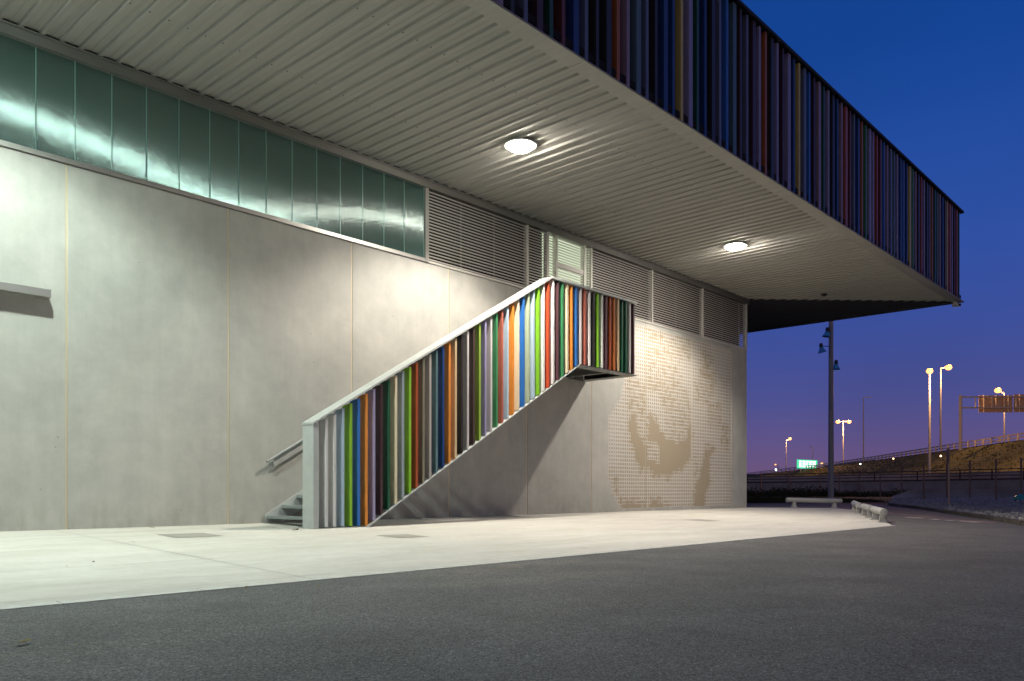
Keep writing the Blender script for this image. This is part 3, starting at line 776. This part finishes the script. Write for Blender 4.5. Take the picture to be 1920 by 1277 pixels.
# ================================================================== POST AND WIRE FENCE
FP = [(1427, 886, 926), (1479.5, 885, 928), (1538, 886, 929), (1574, 884, 929), (1611, 882, 929), (1650.5, 879.8, 930), (1690.7, 874.7, 931),
      (1731.9, 871.8, 934.5), (1775.6, 868, 936.7), (1818.6, 863.8, 938), (1867.5, 860, 937), (1914.6, 858, 936), (1966, 853, 937)]
pts = []
for u, t_, b_ in FP:
    Z = 1528 * 2.4 / (b_ - t_) ; p = far(u, b_, Z); pts.append(p)
T = empty('wire_fence', tuple(pts[6]), 'long fence of thin brown posts and wires beyond the gravel', 'fence')
for i, p in enumerate(pts):
    g = MB(); g.box(p.x - .045, p.x + .045, p.y - .045, p.y + .045, -.05, p.z + 2.4); build('post', g, M['fence'], T)
g = MB()
for a, b in zip(pts[:-1], pts[1:]):
    for h_ in (.25, .7, 1.15, 1.6, 2.0, 2.33): g.tube(a + Vector((0, 0, h_)), b + Vector((0, 0, h_)), .006, .006, 4, False)
build('wires', g, M['fence'], T)

# ================================================================== RAISED ROAD WITH RAILING
RP = [(1330, 906.5, 110), (1402, 906, 105), (1480, 905.5, 101), (1560, 904.5, 97), (1640, 903.5, 93), (1720, 902.5, 89), (1800, 901.3, 85), (1860, 900.3, 82.5), (1920, 899.5, 80), (2060, 897, 74), (2300, 893, 66)]
rp = [far(*q_) for q_ in RP]
T = empty('road_railing', tuple(rp[5]), 'long dark four-rail steel railing along the raised road', 'railing')
tot = []
for a, b in zip(rp[:-1], rp[1:]):
    n_ = max(1, round((b - a).length / 4.2))
    for k in range(n_): tot.append(a.lerp(b, k / n_))
for p in tot:
    g = MB(); g.box(p.x - .06, p.x + .06, p.y - .06, p.y + .06, p.z, p.z + 1.12); build('post', g, M['rail_dark'], T)
for h_, w in ((1.10, .10), (.78, .07), (.48, .10), (.10, .16)):
    g = MB()
    for a, b in zip(rp[:-1], rp[1:]): g.bar(a + Vector((0, 0, h_)), b + Vector((0, 0, h_)), .06, w)
    build('rail', g, M['rail_dark'], T)
T = MB()
for a, b in zip(rp[:-1], rp[1:]):
    a0 = Vector((a.x, a.y, -.1)); b0 = Vector((b.x, b.y, -.1))
    n_ = Vector((-(b - a).y, (b - a).x, 0)).normalized() * .4
    if n_.dot(Vector((_c, _s, 0))) < 0: n_ = -n_
    T.hexa([a0, b0, b0 + n_, a0 + n_, a, b, b + n_, a + n_])
tag(build('retaining_wall', T, M['farconc']), 'low grey retaining wall carrying the raised road beyond the fence', 'wall')
g = MB()
for a, b in zip(rp[:-1], rp[1:]):
    dv = Vector((_c, _s, 0)) * 16; g.face([a - Vector((0, 0, .05)), b - Vector((0, 0, .05)), b + dv, a + dv])
tag(build('raised_road', g, M['asphalt'], fix=False), kind='structure')
g = MB()
for a, b in zip(rp[:-1], rp[1:]):
    fw_ = Vector((_c, _s, 0)); a0 = a + fw_ * 9; b0 = b + fw_ * 9
    g.hexa([a0, b0, b0 + fw_ * .3, a0 + fw_ * .3] + [w + Vector((0, 0, .95)) for w in (a0, b0, b0 + fw_ * .3, a0 + fw_ * .3)])
tag(build('median_wall', g, M['farconc']), 'pale low wall lit by the street lamps, seen between the dark rails', 'wall')
# low concrete safety barrier
a = far(1712, 931, 60); b = far(1990, 934, 56); a.z = b.z = .0
g = MB(); d = (b - a).normalized(); s = Vector((-d.y, d.x, 0))
if s.dot(Vector((_c, _s, 0))) < 0: s = -s
prof = [(-.30, .0), (-.28, .12), (-.12, .35), (-.08, .66), (.08, .66), (.12, .35), (.28, .12), (.30, 0)]
n_ = len(g.v); a2 = a + d * 1.2
for q_, hh in ((a - d * 1.4, .25), (a, 1), (b, 1)):
    for w, z in prof: g.v.append(tuple(q_ + s * w + Vector((0, 0, z * hh))))
for r_ in (0, 8):
    for k in range(7): g.f.append((n_ + r_ + k, n_ + r_ + k + 1, n_ + r_ + k + 9, n_ + r_ + k + 8)); g.mi.append(0)
tag(build('concrete_barrier', g, M['farconc']), 'long low concrete safety barrier behind the fence at the right', 'barrier')
# scrub
g = MB()
for _ in range(240):
    u = rnd.uniform(1380, 1760); Z = rnd.uniform(76, 90); c0 = far(u, 921, Z); c0.z = 0
    r = rnd.uniform(.5, 1.1) * (1.2 if u < 1560 else .8); hgt = r * rnd.uniform(.6, 1.1) 
    for _k in range(75):
        th = rnd.uniform(0, 6.28); rr = r * math.sqrt(rnd.random()); zz = hgt * rnd.random() * (1 - (rr / r) ** 2 * .6)
        p = c0 + Vector((rr * math.cos(th), rr * math.sin(th), zz))
        e1 = Vector((rnd.uniform(-1, 1), rnd.uniform(-1, 1), rnd.uniform(-1, 1))).normalized() * .10
        e2 = Vector((rnd.uniform(-1, 1), rnd.uniform(-1, 1), rnd.uniform(-1, 1))).normalized() * .10
        g.face([p - e1, p + e2, p + e1 * .8 - e2 * .3])
tag(build('scrub', g, M['grass'], fix=False), 'dark tangle of low scrub below the retaining wall', 'scrub', kind='stuff')
p = far(1914, 938, 46)
g = MB(); g.lathe((p.x, p.y, 0.0), [(.34, 0), (.38, .1), (.30, .24), (.16, .33), (.02, .36)], 11)
g.v = [(x + rnd.uniform(-.05, .05), y + rnd.uniform(-.05, .05), z + rnd.uniform(-.03, .03)) for x, y, z in g.v]
tag(build('plastic_sheet', g, M['teal']), 'crumpled turquoise plastic lying on the gravel at the right edge', 'plastic sheet')

# ================================================================== EMBANKMENT AND HIGHWAY
HP = [(2800, 56, 7.5), (2350, 74, 7.5), (2060, 94, 7.5), (1914, 112, 7.5), (1760, 144, 7.5), (1640, 187, 7.55), (1530, 247, 7.5), (1450, 304, 7.5), (1330, 480, 7.5), (1240, 900, 7.5)]
hp = []
for u, Z, z in HP:
    q_ = far(u, 921, Z); q_.z = z; hp.append(q_)
def perp(i, pts_):
    a = pts_[max(i - 1, 0)]; b = pts_[min(i + 1, len(pts_) - 1)]; d = (b - a); n_ = Vector((-d.y, d.x, 0)).normalized()
    if n_.dot(rt) > 0: n_ = -n_
    return n_
g = MB(); NS = 10; sub = []
for i in range(len(hp) - 1):
    m_ = max(1, int((hp[i + 1] - hp[i]).length / 6)) if i < 7 else 3
    for k in range(m_): sub.append(hp[i].lerp(hp[i + 1], k / m_))
sub.append(hp[-1])
grid = []
for i, p in enumerate(sub):
    n_ = perp(i, sub); row = []
    for j in range(NS + 1):
        t_ = j / NS
        q_ = p + n_ * (11.5 * t_ + .4); q_.z = p.z - 6.0 * t_ ** 1.0 - .05
        if 0 < j < NS: q_.z += rnd.uniform(-.12, .12); q_ += n_ * rnd.uniform(-.3, .3)
        row.append(q_)
    grid.append(row)
for r0, r1 in zip(grid[:-1], grid[1:]):
    for j in range(NS): g.face([r0[j], r1[j], r1[j + 1], r0[j + 1]])
tag(build('embankment', g, M['embank'], fix=False), kind='structure')
g = MB()
for i in range(len(sub) - 1):
    n0 = perp(i, sub); n1 = perp(i + 1, sub)
    g.face([sub[i] + n0 * .5, sub[i + 1] + n1 * .5, sub[i + 1] - n1 * 14, sub[i] - n0 * 14])
tag(build('highway', g, M['asphalt'], fix=False), kind='structure')
g = MB()                                            # tufts on the slope
for _ in range(9000):
    i = rnd.randrange(0, min(len(grid) - 1, 34)); j = rnd.randrange(0, NS); a = grid[i][j]; b = grid[i + 1][j + 1]
    p = a.lerp(b, rnd.random()) ; q_ = grid[i][j + 1].lerp(grid[i + 1][j], rnd.random()); p = p.lerp(q_, rnd.random())
    h_ = rnd.uniform(.08, .3); w = rnd.uniform(.04, .14); an = rnd.uniform(0, 6.3); e_ = Vector((math.cos(an) * w, math.sin(an) * w, 0))
    g.face([p - e_, p + e_, p + Vector((rnd.uniform(-.2, .2), rnd.uniform(-.2, .2), h_))])
tag(build('slope_grass', g, M['embank'], fix=False), 'rough dry grass tufts on the highway embankment', 'grass', kind='stuff')
# highway guard rail
T = empty('guard_rail', tuple(sub[len(sub) // 2]), 'double-rail metal crash barrier along the top of the embankment', 'guard rail')
gp = []
acc = 0; last = None
for i in range(len(sub) - 1):
    L_ = (sub[i + 1] - sub[i]).length; k = 0
    while acc < L_:
        gp.append(sub[i].lerp(sub[i + 1], acc / L_)); acc += 3.0 if len(gp) < 70 else 6
    acc -= L_
    if len(gp) > 98: break
for p in gp[:99]:
    g = MB(); g.box(p.x - .12, p.x + .12, p.y - .12, p.y + .12, p.z - .1, p.z + 1.0); build('post', g, M['barrier'], T)
for h_, w in ((.93, .26), (.45, .22)):
    g = MB()
    for a, b in zip(sub[:-1], sub[1:]): g.bar(a + Vector((0, 0, h_)), b + Vector((0, 0, h_)), .08, w)
    build('rail', g, M['barrier'], T)
# pale lit parapet
a = far(1545, 884, 232); b = far(1640, 873, 190); 
g = MB(); a1 = Vector((a.x, a.y, 5.6)); b1 = Vector((b.x, b.y, 7.2)); nn_ = perp(6, hp) * .3
g.hexa([a1 - nn_, b1 - nn_, b1, a1] + [Vector((q_.x, q_.y, 7.9)) for q_ in (a1 - nn_, b1 - nn_, b1, a1)])
tag(build('parapet_wall', g, M['farconc']), 'pale concrete parapet glowing under the distant double lamp', 'wall')

# street lamps -------------------------------------------------------
def street_lamp(u, vb, Z, vt, arms, lab, lit=True, r=.13, power=None, zbase=None):
    """arms: list of (du, dv) of the lantern from the pole top, in photo pixels at that distance"""
    b = far(u, vb, Z); top = far(u, vt, Z); k = Z / 1528
    if zbase is not None: b.z = zbase
    t = empty('street_lamp', tuple(b), lab, 'street lamp', 'tall lamps along the highway')
    g = MB(); g.tube(b - Vector((0, 0, .3)), top, r * 1.25, r * .8, 10); build('pole', g, M['mast'], t, smooth=True)
    for du, dv in arms:
        tip = top + rt * (du * k) - Vector((0, 0, dv * k))
        g = MB(); g.bar(top, tip, r, r * .9) if (tip - top).length > .15 else g.tube(top, tip + Vector((0, 0, .1)), r * .8, r * .8, 8)
        arm = build('arm', g, M['mast' if not lit else 'barrier'], t)
        if lit:
            w = max(.30, min(.0042 * Z, .62))  # lens enlarged with distance, its size standing in for the lamp's bloom
            g = MB(); g.lathe(tip + Vector((0, 0, .02)), [(w * .8, w * .5), (w * .85, w * .6), (w * .5, w * .8), (.02, w * .85)], 12); build('lantern', g, M['barrier'], t)
            g = MB(); g.lathe(tip, [(.02, w * .78), (w * .6, w * .6), (w, .05), (w * .85, -w * .4), (w * .5, -w * .7), (.02, -w * .8)], 12); build('lens', g, M['sodium'], t)
            if power:
                ld = bpy.data.lights.new('lamp_light', 'POINT'); ld.energy = power; ld.color = (1, .46, .17); ld.shadow_soft_size = .4
                lo = bpy.data.objects.new('lamp_light', ld); C.objects.link(lo); lo.parent = t; lo.location = tip - b + Vector((-1.6, -1.6, -1.2))
        else:
            g = MB(); g.bar(tip - rt * .35, tip + rt * .45, .3, .16); build('lantern', g, M['mast'], t)
    return t
street_lamp(1743, 884, 97, 693, [(0, 3)], 'tallest brightly lit single street lamp, standing on the embankment face', power=SODW * 1.3)
street_lamp(1763.5, 838, 125, 690, [(15, -1)], 'lit street lamp with one arm to the right, close behind the tallest one', power=SODW)
street_lamp(1581, 869, 232, 790, [(-10, 1), (11, 1)], 'street lamp with two lit lanterns right of the floodlight mast', power=SODW * 1.6)
street_lamp(1474, 888, 300, 826, [(7, -3)], 'lit street lamp with one lantern left of the green sign', power=SODW)
street_lamp(1459, 889, 560, 873, [(-5, -2)], 'smallest lit lamp low on the horizon at the building corner', power=None, r=.3)
street_lamp(1546, 884, 420, 868, [(-5, 1)], 'low distant lit lamp just left of the floodlight mast', power=None, r=.2)
street_lamp(1883, 838, 150, 738, [(-12, -6)], 'lit street lamp rising behind the gantry signs', power=SODW)
street_lamp(1619, 864, 175, 746, [(10, -1)], 'thin unlit street lamp with a short arm between the lit ones', lit=False, r=.11)
street_lamp(1524, 881, 290, 838, [(-4, 0)], 'small unlit street lamp above the green sign', lit=False, r=.12)
# small lights
for u, v, Z, lab, mm, s_ in ((1455, 881, 500, 'tiny white light under the smallest lamp on the horizon', 'white_lamp', .6),
                         (1675, 860, 150, 'small warm marker light on the embankment left of the tallest lamp', 'small_lamp', .13),
                         (1764, 855, 118, 'small warm marker light on the embankment right of the tallest lamp', 'small_lamp', .13),
                         (1613, 870, 185, 'small white marker light at the embankment top beside the unlit lamp', 'white_lamp', .15)):
    p = far(u, v, Z); t = empty('marker_light', tuple(p), lab, 'marker light', 'small lights beside the highway')
    g = MB(); g.lathe(p, [(.02, -s_), (s_ * .7, -s_ * .7), (s_, 0), (s_ * .7, s_ * .7), (.02, s_)], 10); build('lens', g, M[mm], t)
    g = MB(); g.tube(p - Vector((0, 0, s_ + .7)), p - Vector((0, 0, s_ * .9)), .03, .03, 6); build('stake', g, M['mast'], t)
# green sign
p0 = far(1494.5, 878, 255); p1 = far(1532.5, 876.5, 262)
t = empty('highway_sign', tuple((p0 + p1) / 2), 'overexposed green illuminated highway sign on the horizon', 'highway sign')
H_ = 2.75; tow = -Vector((_c, _s, 0))
g = MB(); q0, q1 = p0.copy(), p1.copy(); q1.z = q0.z
g.hexa([q0, q1, q1 - tow * .2, q0 - tow * .2] + [w + Vector((0, 0, H_)) for w in (q0, q1, q1 - tow * .2, q0 - tow * .2)]); build('sign_panel', g, M['green_sign'], t)
g = MB()
for k in range(3):
    for j in range(5):
        w = rnd.uniform(.55, .95); x_ = .10 + .165 * j
        a = q0.lerp(q1, x_) + tow * .03 + Vector((0, 0, .40 + .75 * k)); b = q0.lerp(q1, min(x_ + .15 * w + .02, .92)) + tow * .03 + Vector((0, 0, .40 + .75 * k))
        g.face([a, b, b + Vector((0, 0, .52)), a + Vector((0, 0, .52))])
build('lettering_strip', g, M['sign_text'], t, fix=False)
for f_ in (.2, .8):
    q_ = q0.lerp(q1, f_) - tow * .3; g = MB(); g.tube(Vector((q_.x, q_.y, 5.5)), q_ + Vector((0, 0, H_)), .12, .12, 8); build('post', g, M['barrier'], t)
# gantry
zg = far(1801, 838, 122); zt = far(1801, 743, 122)
ga = zg.copy(); gdir = rt
t = empty('sign_gantry', tuple(zg), 'steel gantry over the highway carrying the backs of two road signs', 'sign gantry')
g = MB(); g.bar(zg - Vector((0, 0, .5)), zt + Vector((0, 0, .15)), .38, .38, up=(0, 1, 0)); build('column', g, M['barrier'], t)
k = 122 / 1528
for dv in (1.5, 21.5):
    g = MB(); q_ = zt - Vector((0, 0, dv * k)); g.bar(q_, q_ + rt * 16, .2, .2); build('chord', g, M['barrier'], t)
for du in (28, 59, 82, 104, 128, 150):
    g = MB(); q_ = zt + rt * (du * k); g.bar(q_ - Vector((0, 0, 1.5 * k)), q_ - Vector((0, 0, 21.5 * k)), .14, .14, up=(0, 1, 0)); build('web_bar', g, M['barrier'], t)
fw = Vector((_c, _s, 0))
for (ua, ub, va, vb) in ((1837, 1900.5, 741, 773), (1903, 1975, 739, 772.5)):
    a = far(ua, vb, 122) + fw * .25; b = far(ub, vb, 122) + fw * .25; hh = (vb - va) * k
    g = MB(); g.hexa([a, b, b + fw * .06, a + fw * .06] + [w + Vector((0, 0, hh)) for w in (a, b, b + fw * .06, a + fw * .06)]); sg = build('sign_back', g, M['sign_back'], t)
    for j in range(3):
        q_ = a.lerp(b, .14 + .36 * j) - fw * .08; g = MB(); g.bar(q_, q_ + Vector((0, 0, hh)), .16, .12, up=(0, 1, 0)); build('stiffener', g, M['barrier'], sg)
scene.render.film_transparent = False
